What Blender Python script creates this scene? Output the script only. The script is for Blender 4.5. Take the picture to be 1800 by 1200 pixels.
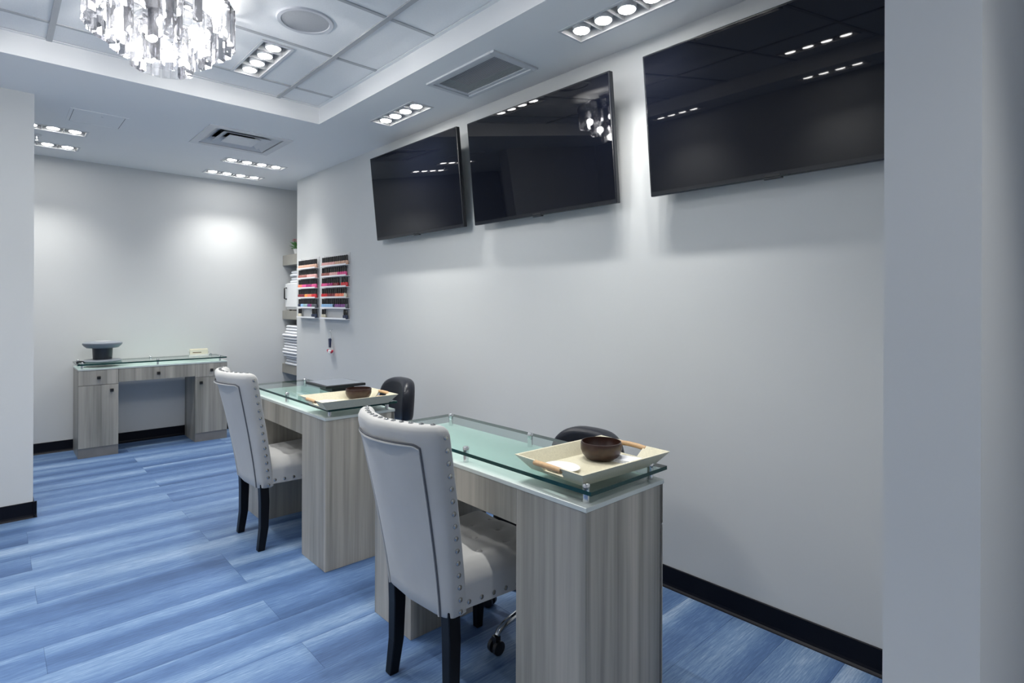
import bpy, bmesh, math, random
from mathutils import Vector, Matrix

random.seed(7)
for o in list(bpy.data.objects):
    bpy.data.objects.remove(o, do_unlink=True)
scene = bpy.context.scene
COL = scene.collection

# ------------------------------------------------------------------ camera
CAM_H, YAW, ROLL, FPX, HORIZON = 1.33, 42.7209, 0.2, 988.48, 534.91
a, r_ = math.radians(YAW), math.radians(ROLL)
Fw = Vector((math.sin(a), math.cos(a), 0))
Rt = Vector((math.cos(a), -math.sin(a), 0))
Up = Vector((0, 0, 1))
R2 = Rt*math.cos(r_) + Up*math.sin(r_)
U2 = -Rt*math.sin(r_) + Up*math.cos(r_)
cd = bpy.data.cameras.new('camera')
cd.sensor_fit = 'HORIZONTAL'; cd.sensor_width = 36.0
cd.lens = FPX/1800*36.0
cd.shift_y = -(600-HORIZON)/1800
cd.clip_start = 0.05
cam = bpy.data.objects.new('camera', cd); COL.objects.link(cam)
cam.matrix_world = Matrix(((R2.x, U2.x, -Fw.x, 0), (R2.y, U2.y, -Fw.y, 0), (R2.z, U2.z, -Fw.z, CAM_H), (0, 0, 0, 1)))
scene.camera = cam

# ------------------------------------------------------------------ world, exposure, lamp strengths
world = bpy.data.worlds.new('world'); scene.world = world
world.use_nodes = True
world.node_tree.nodes['Background'].inputs[0].default_value = (0.5, 0.56, 0.65, 1)
world.node_tree.nodes['Background'].inputs[1].default_value = 0.05
vs = scene.view_settings
vs.view_transform = 'Standard'; vs.look = 'None'; vs.gamma = 1.0; vs.use_curve_mapping = False
vs.exposure = 0.18
SPOT_W = 16.0            # each downlight lamp
SPOT_COL = (1.0, 0.985, 0.945)
CHAND_W = 68.0           # chandelier bulbs in total
LENS_E = 36.0

# ------------------------------------------------------------------ helpers
def tag(o, label=None, cat=None, group=None, kind=None):
    if label: o['label'] = label
    if cat: o['category'] = cat
    if group: o['group'] = group
    if kind: o['kind'] = kind
    return o

def empty(name, loc=(0, 0, 0), rz=0.0, label=None, cat=None, group=None):
    o = bpy.data.objects.new(name, None); COL.objects.link(o)
    o.empty_display_size = 0.05
    o.location = loc; o.rotation_euler = (0, 0, rz)
    return tag(o, label, cat, group)

def copy_tree(o, parent=None):
    c = o.copy(); COL.objects.link(c); c.parent = parent
    for ch in list(o.children):
        copy_tree(ch, c)
    return c

class MB:
    """collects shapes into one mesh"""
    def __init__(s): s.v = []; s.f = []; s.m = []; s.mi = 0
    def add(s, vs_, fs):
        n = len(s.v); s.v += [tuple(p) for p in vs_]
        for f in fs: s.f.append(tuple(i+n for i in f)); s.m.append(s.mi)
        return s
    def box(s, x0, x1, y0, y1, z0, z1):
        v = [(x0,y0,z0),(x1,y0,z0),(x1,y1,z0),(x0,y1,z0),(x0,y0,z1),(x1,y0,z1),(x1,y1,z1),(x0,y1,z1)]
        return s.add(v, [(0,3,2,1),(4,5,6,7),(0,1,5,4),(1,2,6,5),(2,3,7,6),(3,0,4,7)])
    def rings(s, rs, cap0=True, cap1=True, closed=True):
        n = len(rs[0]); v = [p for r in rs for p in r]; f = []
        for k in range(len(rs)-1):
            for i in range(n if closed else n-1):
                j = (i+1) % n
                f.append((k*n+i, k*n+j, (k+1)*n+j, (k+1)*n+i))
        if cap0: f.append(tuple(range(n-1, -1, -1)))
        if cap1: f.append(tuple((len(rs)-1)*n+i for i in range(n)))
        return s.add(v, f)
    def lathe(s, prof, n=24, c=(0,0,0), cap0=True, cap1=True):
        rs = []
        for (r, z) in prof:
            rs.append([(c[0]+r*math.cos(2*math.pi*i/n), c[1]+r*math.sin(2*math.pi*i/n), c[2]+z) for i in range(n)])
        return s.rings(rs, cap0, cap1)
    def tube(s, pts, rad, n=8, caps=True):
        pts = [Vector(p) for p in pts]; rs = []; prev = None
        for i, p in enumerate(pts):
            t = (pts[min(i+1, len(pts)-1)] - pts[max(i-1, 0)]).normalized()
            if prev is None:
                up = Vector((0,0,1)) if abs(t.z) < .9 else Vector((1,0,0))
                u = t.cross(up).normalized()
            else:
                u = (prev - t*prev.dot(t)).normalized()
            prev = u; w = t.cross(u)
            rr = rad[i] if isinstance(rad, (list, tuple)) else rad
            rs.append([tuple(p + (u*math.cos(2*math.pi*k/n) + w*math.sin(2*math.pi*k/n))*rr) for k in range(n)])
        return s.rings(rs, caps, caps)
    def build(s, name, mat, parent=None, smooth=False, bevel=0, segs=2, subsurf=0):
        me = bpy.data.meshes.new(name); me.from_pydata(s.v, [], s.f)
        mats = mat if isinstance(mat, (list, tuple)) else [mat]
        for m in mats: me.materials.append(m)
        for p, i in zip(me.polygons, s.m): p.material_index = i
        bm = bmesh.new(); bm.from_mesh(me)
        bmesh.ops.recalc_face_normals(bm, faces=bm.faces)
        if bevel:
            ed = [e for e in bm.edges if len(e.link_faces) == 2 and e.calc_face_angle(0) > .5]
            bmesh.ops.bevel(bm, geom=ed, offset=bevel, segments=segs, profile=.5, affect='EDGES', clamp_overlap=True)
        bm.to_mesh(me); bm.free()
        if smooth:
            for p in me.polygons: p.use_smooth = True
            me.set_sharp_from_angle(angle=math.radians(45))
        o = bpy.data.objects.new(name, me); COL.objects.link(o)
        if parent: o.parent = parent
        if subsurf:
            md = o.modifiers.new('sub', 'SUBSURF'); md.levels = md.render_levels = subsurf
        return o

def inst(o, parent, loc=(0,0,0), rot=(0,0,0)):
    c = o.copy(); COL.objects.link(c); c.parent = parent; c.location = loc; c.rotation_euler = rot
    return c

def plate_holes(mb, x0, x1, y0, y1, z, holes):
    xs = sorted({x0, x1, *[h[0] for h in holes], *[h[1] for h in holes]})
    ys = sorted({y0, y1, *[h[2] for h in holes], *[h[3] for h in holes]})
    xs = [x for x in xs if x0 <= x <= x1]; ys = [y for y in ys if y0 <= y <= y1]
    for i in range(len(xs)-1):
        for j in range(len(ys)-1):
            cx, cy = (xs[i]+xs[i+1])/2, (ys[j]+ys[j+1])/2
            if any(h[0] < cx < h[1] and h[2] < cy < h[3] for h in holes): continue
            mb.add([(xs[i],ys[j],z),(xs[i],ys[j+1],z),(xs[i+1],ys[j+1],z),(xs[i+1],ys[j],z)], [(0,1,2,3)])

# ------------------------------------------------------------------ materials
def newmat(name):
    m = bpy.data.materials.new(name); m.use_nodes = True
    nt = m.node_tree; b = nt.nodes['Principled BSDF']
    return m, nt, b

def nd(nt, t, **k):
    n = nt.nodes.new(t)
    for kk, v in k.items():
        if kk.startswith('i_'): n.inputs[kk[2:].replace('_', ' ')].default_value = v
        else: setattr(n, kk, v)
    return n

def plain(name, col, rough=.5, metal=0, spec=.5, noise=.04, nscale=30, bump=0, **kw):
    m, nt, b = newmat(name); L = nt.links.new
    b.inputs['Roughness'].default_value = rough; b.inputs['Metallic'].default_value = metal
    b.inputs['Specular IOR Level'].default_value = spec
    for k, v in kw.items(): b.inputs[k.replace('_', ' ')].default_value = v
    tc = nd(nt, 'ShaderNodeTexCoord')
    nz = nd(nt, 'ShaderNodeTexNoise', i_Scale=nscale, i_Detail=3.0)
    L(tc.outputs['Object'], nz.inputs['Vector'])
    mx = nd(nt, 'ShaderNodeMix', data_type='RGBA')
    mx.inputs[6].default_value = (*[c*(1-noise) for c in col], 1)
    mx.inputs[7].default_value = (*[min(1, c*(1+noise)) for c in col], 1)
    L(nz.outputs['Fac'], mx.inputs[0]); L(mx.outputs[2], b.inputs['Base Color'])
    if bump:
        bp = nd(nt, 'ShaderNodeBump', i_Strength=bump, i_Distance=.002)
        L(nz.outputs['Fac'], bp.inputs['Height']); L(bp.outputs[0], b.inputs['Normal'])
    return m

def emit(name, col, e):
    m, nt, b = newmat(name)
    b.inputs['Base Color'].default_value = (.9, .9, .9, 1)
    b.inputs['Emission Color'].default_value = (*col, 1); b.inputs['Emission Strength'].default_value = e
    return m

def wood_mat():
    m, nt, b = newmat('grey_laminate'); L = nt.links.new
    tc = nd(nt, 'ShaderNodeTexCoord'); oi = nd(nt, 'ShaderNodeObjectInfo')
    geo = nd(nt, 'ShaderNodeNewGeometry')
    sep = nd(nt, 'ShaderNodeSeparateXYZ'); L(tc.outputs['Object'], sep.inputs[0])
    # vertical grain: sample along x + y only, stretched along z
    add = nd(nt, 'ShaderNodeMath', operation='ADD'); L(sep.outputs[0], add.inputs[0])
    my = nd(nt, 'ShaderNodeMath', operation='MULTIPLY'); my.inputs[1].default_value = 1.37; L(sep.outputs[1], my.inputs[0])
    L(my.outputs[0], add.inputs[1])
    mz = nd(nt, 'ShaderNodeMath', operation='MULTIPLY'); mz.inputs[1].default_value = .035; L(sep.outputs[2], mz.inputs[0])
    rr = nd(nt, 'ShaderNodeMath', operation='MULTIPLY'); rr.inputs[1].default_value = 17.0; L(oi.outputs['Random'], rr.inputs[0])
    cmb = nd(nt, 'ShaderNodeCombineXYZ'); L(add.outputs[0], cmb.inputs[0]); L(mz.outputs[0], cmb.inputs[2]); L(rr.outputs[0], cmb.inputs[1])
    n1 = nd(nt, 'ShaderNodeTexNoise', i_Scale=10.0, i_Detail=2.0, i_Distortion=.3); L(cmb.outputs[0], n1.inputs['Vector'])
    n2 = nd(nt, 'ShaderNodeTexNoise', i_Scale=62.0, i_Detail=4.0); L(cmb.outputs[0], n2.inputs['Vector'])
    mm = nd(nt, 'ShaderNodeMix', data_type='FLOAT'); mm.inputs[0].default_value = .27
    L(n1.outputs['Fac'], mm.inputs[2]); L(n2.outputs['Fac'], mm.inputs[3])
    cr = nd(nt, 'ShaderNodeValToRGB'); L(mm.outputs[0], cr.inputs[0])
    e = cr.color_ramp.elements
    e[0].position = .36; e[0].color = (.215, .21, .185, 1)
    e[1].position = .64; e[1].color = (.46, .435, .39, 1)
    x = e.new(.5); x.color = (.34, .325, .29, 1)
    L(cr.outputs[0], b.inputs['Base Color'])
    b.inputs['Roughness'].default_value = .42
    return m

def plank_mat():
    m, nt, b = newmat('blue_vinyl_plank'); L = nt.links.new
    tc = nd(nt, 'ShaderNodeTexCoord'); oi = nd(nt, 'ShaderNodeObjectInfo')
    sep = nd(nt, 'ShaderNodeSeparateXYZ'); L(tc.outputs['Object'], sep.inputs[0])
    def math_(op, x, y):
        n = nd(nt, 'ShaderNodeMath', operation=op)
        for i, q in enumerate((x, y)):
            if isinstance(q, (int, float)): n.inputs[i].default_value = q
            else: L(q, n.inputs[i])
        return n.outputs[0]
    rnd = math_('MULTIPLY', oi.outputs['Random'], 60.0)
    def coords(sx, sy):
        c = nd(nt, 'ShaderNodeCombineXYZ')
        L(math_('MULTIPLY', sep.outputs[0], sx), c.inputs[0]); L(math_('MULTIPLY', sep.outputs[1], sy), c.inputs[1]); L(rnd, c.inputs[2])
        return c.outputs[0]
    broad = nd(nt, 'ShaderNodeTexNoise', i_Scale=1.0, i_Detail=1.0, i_Roughness=.4); L(coords(.45, 4.2), broad.inputs['Vector'])
    mid = nd(nt, 'ShaderNodeTexNoise', i_Scale=1.0, i_Detail=3.0); L(coords(3.0, 55.0), mid.inputs['Vector'])
    fine = nd(nt, 'ShaderNodeTexNoise', i_Scale=1.0, i_Detail=4.0, i_Roughness=.7); L(coords(13.0, 230.0), fine.inputs['Vector'])
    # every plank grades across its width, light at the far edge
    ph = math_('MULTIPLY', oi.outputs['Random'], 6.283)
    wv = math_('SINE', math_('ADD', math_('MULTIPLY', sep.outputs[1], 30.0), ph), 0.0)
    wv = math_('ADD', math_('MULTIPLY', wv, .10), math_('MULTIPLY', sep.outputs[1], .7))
    v = math_('ADD', wv, math_('MULTIPLY', math_('SUBTRACT', broad.outputs['Fac'], .5), 1.1))
    v = math_('ADD', v, math_('MULTIPLY', math_('SUBTRACT', mid.outputs['Fac'], .5), .20))
    v = math_('ADD', v, math_('MULTIPLY', math_('SUBTRACT', fine.outputs['Fac'], .5), .95))
    v = math_('ADD', v, .46)
    cr = nd(nt, 'ShaderNodeValToRGB'); L(v, cr.inputs[0])
    e = cr.color_ramp.elements
    e[0].position = .12; e[0].color = (.042, .086, .195, 1)
    e[1].position = .92; e[1].color = (.33, .42, .56, 1)
    x = e.new(.40); x.color = (.073, .14, .29, 1)
    x = e.new(.64); x.color = (.143, .235, .39, 1)
    L(cr.outputs[0], b.inputs['Base Color'])
    b.inputs['Roughness'].default_value = .5; b.inputs['Specular IOR Level'].default_value = .35
    bp = nd(nt, 'ShaderNodeBump', i_Strength=.15, i_Distance=.001); L(fine.outputs['Fac'], bp.inputs['Height']); L(bp.outputs[0], b.inputs['Normal'])
    return m

def glass_mat(name, tint, edge, refl=.9):
    # sheet glass: clear through its faces, tinted by its thickness
    m, nt, b = newmat(name); L = nt.links.new
    out = nt.nodes['Material Output']; nt.nodes.remove(b)
    tr = nd(nt, 'ShaderNodeBsdfTransparent'); tr.inputs[0].default_value = (*tint, 1)
    gl = nd(nt, 'ShaderNodeBsdfGlossy'); gl.inputs['Roughness'].default_value = .02; gl.inputs[0].default_value = (refl, refl, refl, 1)
    fr = nd(nt, 'ShaderNodeFresnel', i_IOR=1.5)
    mx = nd(nt, 'ShaderNodeMixShader'); L(fr.outputs[0], mx.inputs[0]); L(tr.outputs[0], mx.inputs[1]); L(gl.outputs[0], mx.inputs[2])
    L(mx.outputs[0], out.inputs['Surface'])
    return m

M = {}
M['wall'] = plain('painted_wall', (.613, .628, .632), .7, noise=.012, nscale=3, spec=.3)
M['soffit'] = plain('ceiling_paint', (.84, .845, .85), .8, noise=.01, nscale=3, spec=.2)
M['tile'] = plain('acoustic_tile', (.84, .845, .85), .85, noise=.05, nscale=160, bump=.25, spec=.2)
M['gridbar'] = plain('white_enamel_bar', (.45, .46, .475), .4)
M['base'] = plain('black_vinyl_base', (.004, .005, .010), .45, spec=.15)
M['subfloor'] = plain('blue_floor_base', (.08, .14, .28), .6)
M['plank'] = plank_mat()
M['wood'] = wood_mat()
M['wood_plinth'] = plain('grey_laminate_plinth', (.20, .195, .19), .5, noise=.12, nscale=14)
M['deskwhite'] = plain('white_table_top', (.58, .63, .615), .3)
M['glass'] = glass_mat('table_glass', (.67, .83, .80), None)
M['glassedge'] = plain('glass_edge', (.006, .05, .047), .15, spec=.4)
M['chrome'] = plain('brushed_chrome', (.75, .76, .78), .18, metal=1)
M['knob'] = plain('black_knob', (.012, .012, .013), .35)
M['fabric'] = plain('light_grey_velvet', (.48, .48, .475),   .85, noise=.10, nscale=6, Sheen_Weight=.2)
M['seam'] = plain('dark_seam', (.10, .105, .12), .8)
M['nail'] = plain('pewter_nailhead', (.55, .55, .54), .2, metal=1)
M['leg'] = plain('black_leg', (.004, .005, .008), .35, spec=.2)
M['vinyl'] = plain('black_vinyl', (.010, .012, .02), .34, noise=.1, nscale=60, bump=.05, spec=.35)
M['blackplastic'] = plain('black_plastic', (.012, .013, .016), .3)
M['screen'] = plain('tv_screen', (.003, .004, .009), .02, spec=.36, noise=0)
M['bezel'] = plain('tv_bezel', (.010, .012, .018), .22)
M['tvback'] = plain('tv_back', (.015, .016, .018), .5)
M['lens'] = emit('lamp_lens', (1, .985, .96), LENS_E)
M['cell'] = plain('fixture_cell', (.52, .53, .54), .4)
M['trimwhite'] = plain('fixture_trim', (.62, .63, .65), .4)
M['ventwhite'] = plain('vent_enamel', (.64, .65, .67), .45)
M['ventdark'] = plain('duct_dark', (.22, .225, .24), .7)
M['ventslat'] = plain('grille_slat', (.56, .57, .60), .5)
M['speaker'] = plain('speaker_mesh', (.36, .37, .39), .6, noise=.25, nscale=400)
M['tray'] = plain('cream_tray', (.66, .62, .47), .3, noise=.16, nscale=170)
M['rattan'] = plain('tan_handle', (.56, .36, .19), .5, noise=.2, nscale=120)
M['coconut'] = plain('coconut_bowl', (.030, .012, .008), .28, noise=.5, nscale=70)
M['white'] = plain('white_ceramic', (.84, .85, .86), .3)
M['towel'] = plain('white_towel', (.80, .82, .86), .95, noise=.05, nscale=120, bump=.4)
M['paper'] = plain('cream_card', (.80, .76, .62), .6)
M['ink'] = plain('print_brown', (.16, .09, .05), .6)
M['acrylic'] = plain('frosted_acrylic', (.86, .87, .89), .25, Alpha=.4)
M['gapdark'] = plain('panel_gap', (.03, .03, .03), .8)
M['dryergrey'] = plain('dryer_grey', (.20, .225, .26), .3)
M['dryerdark'] = plain('dryer_charcoal', (.035, .04, .05), .3)
M['shelfwood'] = plain('shelf_laminate', (.30, .29, .26), .5, noise=.12, nscale=14)
M['leaf'] = plain('green_leaf', (.10, .26, .07), .5, noise=.3, nscale=40)
M['petal'] = plain('pink_petal', (.62, .20, .24), .6, noise=.3, nscale=40)
M['red'] = plain('red_ring', (.55, .03, .06), .4)
M['dkblue'] = plain('dark_blue_tag', (.03, .04, .09), .4)

def crystal_mat():
    m, nt, b = newmat('crystal'); L = nt.links.new
    out = nt.nodes['Material Output']; nt.nodes.remove(b)
    tr = nd(nt, 'ShaderNodeBsdfTransparent'); tr.inputs[0].default_value = (.955, .96, .97, 1)
    gl = nd(nt, 'ShaderNodeBsdfGlossy'); gl.inputs['Roughness'].default_value = .03; gl.inputs[0].default_value = (.5, .5, .52, 1)
    rf = nd(nt, 'ShaderNodeBsdfRefraction', i_IOR=1.45); rf.inputs['Roughness'].default_value = .02
    lw = nd(nt, 'ShaderNodeLayerWeight'); lw.inputs['Blend'].default_value = .35
    tl = nd(nt, 'ShaderNodeBsdfTranslucent'); tl.inputs[0].default_value = (.95, .96, 1, 1)
    m0 = nd(nt, 'ShaderNodeMixShader'); m0.inputs[0].default_value = .012
    L(tr.outputs[0], m0.inputs[1]); L(tl.outputs[0], m0.inputs[2])
    m1 = nd(nt, 'ShaderNodeMixShader'); m1.inputs[0].default_value = .08
    L(m0.outputs[0], m1.inputs[1]); L(rf.outputs[0], m1.inputs[2])
    m2 = nd(nt, 'ShaderNodeMixShader'); L(lw.outputs['Fresnel'], m2.inputs[0]); L(m1.outputs[0], m2.inputs[1]); L(gl.outputs[0], m2.inputs[2])
    L(m2.outputs[0], out.inputs['Surface'])
    return m
M['crystal'] = crystal_mat()
M['bulb'] = emit('chandelier_bulb', (1, .98, .97), 6.0)

# ------------------------------------------------------------------ dimensions
W, H, HT, YF, TB = 2.35, 2.6256, 2.742, 6.44, .0975
XT, YT = 1.728, 3.930          # recessed tray of the ceiling, right and far edge
XT0, YT0 = -.73, .66
XL, YB = -1.36, -2.0
YC, XC = 4.58, .187            # left partition: face and free end
YE = 5.88                      # free end of the wall with the screens
XN = 2.86                      # end of the niche behind it

# ------------------------------------------------------------------ floor
fl = MB().box(XL-.1, XN+.1, YB-.1, YF+.1, -.06, -.004).build('floor', M['subfloor'])
tag(fl, kind='structure')
PW, PL = .2125, 1.494
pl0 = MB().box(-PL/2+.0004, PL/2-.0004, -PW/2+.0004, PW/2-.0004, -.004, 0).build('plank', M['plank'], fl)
part_mesh = {}
first = True
n = -19
while True:
    ya = 1.968 + n*PW
    if ya > YF: break
    yb = ya + PW
    if yb > YB:
        if n <= 4: j = .895 if n % 2 == 0 else .148
        else: j = .895 if n % 2 else .148
        k = -4
        while True:
            x0 = j + k*PL; x1 = x0 + PL
            k += 1
            if x1 < XL: continue
            if x0 > (XN if ya > YE-.2 else W): break
            cx0, cx1 = max(x0, XL), min(x1, XN if ya > YE-.2 else W)
            cy0, cy1 = max(ya, YB), min(yb, YF)
            if cx1-cx0 < .02 or cy1-cy0 < .01: continue
            full = abs(cx1-cx0-PL) < 1e-6 and abs(cy1-cy0-PW) < 1e-6
            if full and first:
                o = pl0; first = False
            elif full:
                o = pl0.copy(); COL.objects.link(o)
            else:
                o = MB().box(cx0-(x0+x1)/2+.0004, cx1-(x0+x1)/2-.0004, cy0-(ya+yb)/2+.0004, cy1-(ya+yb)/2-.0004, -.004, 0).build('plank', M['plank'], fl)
            o.parent = fl; o.location = ((x0+x1)/2, (ya+yb)/2, 0)
    n += 1

# ------------------------------------------------------------------ walls
def wall(name, *b):
    return tag(MB().box(*b).build(name, M['wall']), kind='structure')
wall('wall_right', W, W+.12, .332, YE, 0, H+.3)
wall('wall_far', -1.48, XN+.12, YF, YF+.12, 0, H+.3)
wall('wall_left', XL, XC, YC, YC+.14, 0, H+.3)
XP, YP0, YP1 = 1.35, .176, .332   # partition stub beside the camera
wall('wall_near', XP, W+.12, YP0, YP1, 0, H+.3)
wall('wall_side', XL-.12, XL, YB, YC+.14, 0, H+.3)
wall('wall_nook', XL-.12, XL, YC+.14, YF+.12, 0, H+.3)
wall('wall_back', XL-.12, W+.24, YB-.12, YB, 0, H+.3)
wall('wall_entry', W+.12, W+.24, YB, .332, 0, H+.3)
wall('wall_niche', XN, XN+.12, YE-.12, YF, 0, H+.3)
wall('wall_recess', W+.12, XN+.12, YE-.24, YE-.12, 0, H+.3)

def baseboard(name, p0, p1, nrm):
    """cove base along p0-p1, nrm points into the room"""
    prof = [(0, 0), (.020, 0), (.017, .004), (.010, .010), (.0065, .020), (.006, TB-.002), (.004, TB), (0, TB)]
    p0, p1, nv = Vector((*p0, 0)), Vector((*p1, 0)), Vector((*nrm, 0))
    rs = [[tuple(p + nv*d + Vector((0, 0, z))) for d, z in prof] for p in (p0, p1)]
    tag(MB().rings(rs).build(name, M['base']), kind='structure')
baseboard('baseboard_right', (W, YP1), (W, YE), (-1, 0))
baseboard('baseboard_far', (XL, YF), (XN, YF), (0, -1))
baseboard('baseboard_left', (XL, YC), (XC+.018, YC), (0, -1))
baseboard('baseboard_corner', (XC, YC-.018), (XC, YC+.14), (1, 0))
baseboard('baseboard_near', (XP, YP0), (XP, YP1), (-1, 0))
baseboard('baseboard_entry', (XP-.01, YP0), (W+.12, YP0), (0, -1))
baseboard('baseboard_side', (XL, YB), (XL, YC), (1, 0))
baseboard('baseboard_back', (XL, YB), (W+.12, YB), (0, 1))

# ------------------------------------------------------------------ ceiling
FW, FLN = .172, .545           # downlight strip size
# centre x, centre y, long axis, label
fixtures = [
    (1.143, 3.395, 'y', HT, 'four-lamp recessed downlight in the ceiling tile beside the chandelier'),
    (2.045, 3.345, 'y', H, 'four-lamp recessed downlight above the gap left of the middle television'),
    (2.050, 1.545, 'y', H, 'four-lamp recessed downlight above the nearest television, cut by the top frame edge'),
    (1.785, 5.468, 'x', H, 'four-lamp recessed downlight nearer the square air diffuser, right pair'),
    (1.785, 6.075, 'x', H, 'four-lamp recessed downlight closest to the far wall, right pair'),
    (.262, 5.400, 'x', H, 'four-lamp recessed downlight nearer the access panel, left pair'),
    (.262, 5.978, 'x', H, 'four-lamp recessed downlight closest to the far wall, left pair behind the partition'),
    # further along the same ceiling, outside the picture
    (-1.05, 3.20, 'y', H, 'four-lamp recessed downlight over the left side wall, far one'),
    (-1.05, 1.70, 'y', H, 'four-lamp recessed downlight over the left side wall, near one'),
    (-.17, 3.375, 'y', HT, 'four-lamp recessed downlight in the ceiling tiles left of the chandelier'),
    (1.143, 1.560, 'y', HT, 'four-lamp recessed downlight in the ceiling tiles in front of the chandelier'),
    (-.30, 1.560, 'y', HT, 'four-lamp recessed downlight in the ceiling tiles, front left'),
    (1.143, -.60, 'y', H, 'four-lamp fill downlight added behind the camera, right one'),  # this and the next: unseen, added as fill for the near part
    (-.50, -.60, 'y', H, 'four-lamp fill downlight added behind the camera, left one'),
    (.35, -1.45, 'x', H, 'four-lamp fill downlight added near the back wall behind the camera'),  # unseen lamp, added to lift the ambient light on the right partition
]
def fsize(ax): return (FW, FLN) if ax == 'y' else (FLN, FW)
holes = []
for (x, y, ax, z, lb) in fixtures:
    sx, sy = fsize(ax); e = .012
    holes.append((x-sx/2+e, x+sx/2-e, y-sy/2+e, y+sy/2-e))
V1 = (1.150, 1.752, 4.457, 5.072)      # square air diffuser
V2 = (1.868, 2.193, 2.167, 2.776)      # return grille
soff_holes = [h for h, f in zip(holes, fixtures) if f[3] == H]
soff_holes += [(V1[0]+.05, V1[1]-.05, V1[2]+.05, V1[3]-.05), (V2[0]+.05, V2[1]-.05, V2[2]+.05, V2[3]-.05), (XT0, XT, YT0, YT)]
mb = MB()
plate_holes(mb, XL-.12, XN+.12, YB-.12, YF+.12, H, soff_holes)
for (p, q) in (((XT0,YT0),(XT,YT0)), ((XT,YT0),(XT,YT)), ((XT,YT),(XT0,YT)), ((XT0,YT),(XT0,YT0))):
    mb.add([(*p, H), (*q, H), (*q, HT+.03), (*p, HT+.03)], [(0, 1, 2, 3)])
ceil = tag(mb.build('ceiling', M['soffit']), kind='structure')
light_block = MB().box(XL-.12, XN+.12, YB-.12, YF+.12, H+.3, H+.34).build('light_block_deck', M['soffit']); tag(light_block, kind='structure')  # unseen lid over the ceiling, added to stop light leaking in
# grid of tee bars and lay-in tiles
gx = [XT0, .220, 1.436, XT]
gy = [YT0] + [3.674-.603*k for k in range(4, -1, -1)] + [YT]
BW = .013
tile_holes = [h for h, f in zip(holes, fixtures) if f[3] == HT]
for i in range(len(gx)-1):
    for j in range(len(gy)-1):
        x0, x1, y0, y1 = gx[i], gx[i+1], gy[j], gy[j+1]
        mb = MB(); plate_holes(mb, x0+.002, x1-.002, y0+.002, y1-.002, HT+.006, [h for h in tile_holes if h[0] >= x0 and h[1] <= x1 and h[2] >= y0 and h[3] <= y1])
        mb.box(x0+.002, x0+.004, y0+.002, y1-.002, HT+.006, HT+.02)
        mb.build('ceiling_tile', M['tile'], ceil)
for x in gx[1:-1]:
    MB().box(x-BW, x+BW, YT0, YT, HT-.002, HT+.016).build('grid_bar', M['gridbar'], ceil)
for y in gy[1:-1]:
    for i in range(len(gx)-1):
        MB().box(gx[i]+BW, gx[i+1]-BW, y-BW*.8, y+BW*.8, HT+.001, HT+.016).build('grid_bar', M['gridbar'], ceil)
for (b) in ((XT0, XT, YT-.022, YT), (XT0, XT, YT0, YT0+.022), (XT-.022, XT, YT0+.022, YT-.022), (XT0, XT0+.022, YT0+.022, YT-.022)):
    MB().box(*b, HT, HT+.004).build('grid_angle', M['tile'], ceil)

# ------------------------------------------------------------------ downlight strips
def make_fixture():
    """long axis y, face at z = 0, body goes up"""
    root = empty('recessed_downlight')
    w, l = FW/2, FLN/2; e = .013
    mb = MB()
    for b in ((-w, w, -l, -l+e), (-w, w, l-e, l), (-w, -w+e, -l+e, l-e), (w-e, w, -l+e, l-e)): mb.box(*b, -.004, .002)
    mb.build('trim_frame', M['trimwhite'], root)
    mb = MB(); iw, il = w-e, l-e
    mb.add([(-iw,-il,0),(iw,-il,0),(iw,il,0),(-iw,il,0),(-iw,-il,.07),(iw,-il,.07),(iw,il,.07),(-iw,il,.07)],
           [(4,5,6,7),(0,1,5,4),(1,2,6,5),(2,3,7,6),(3,0,4,7)])
    mb.build('housing', M['cell'], root)
    for k in (-1, 0, 1):
        MB().box(-iw, iw, k*.13-.0025, k*.13+.0025, .004, .05).build('divider', M['cell'], root)
    ld = bpy.data.lights.new('downlight', 'SPOT'); ld.energy = SPOT_W; ld.color = SPOT_COL
    ld.spot_size = math.radians(102); ld.spot_blend = 1.0; ld.shadow_soft_size = .02
    for k in range(4):
        y = (k-1.5)*.13
        lamp = MB().lathe([(.040,.0), (.043,.004), (.043,.03), (.030,.055)], 20).build('lamp', M['trimwhite'], root, smooth=True)
        lamp.location = (0, y, .004)
        MB().lathe([(.036, -.003), (.038, .004)], 20).build('lens', M['lens'], lamp)
        lo = bpy.data.objects.new('downlight', ld); COL.objects.link(lo); lo.parent = root; lo.location = (0, y, -.012)
    return root
fx0 = make_fixture()
for i, (x, y, ax, z, lb) in enumerate(fixtures):
    o = fx0 if i == 0 else copy_tree(fx0)
    o.location = (x, y, z if z == H else z+.001); o.rotation_euler = (0, 0, 0 if ax == 'y' else math.pi/2)
    tag(o, lb, 'ceiling light', 'recessed downlights')

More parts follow.
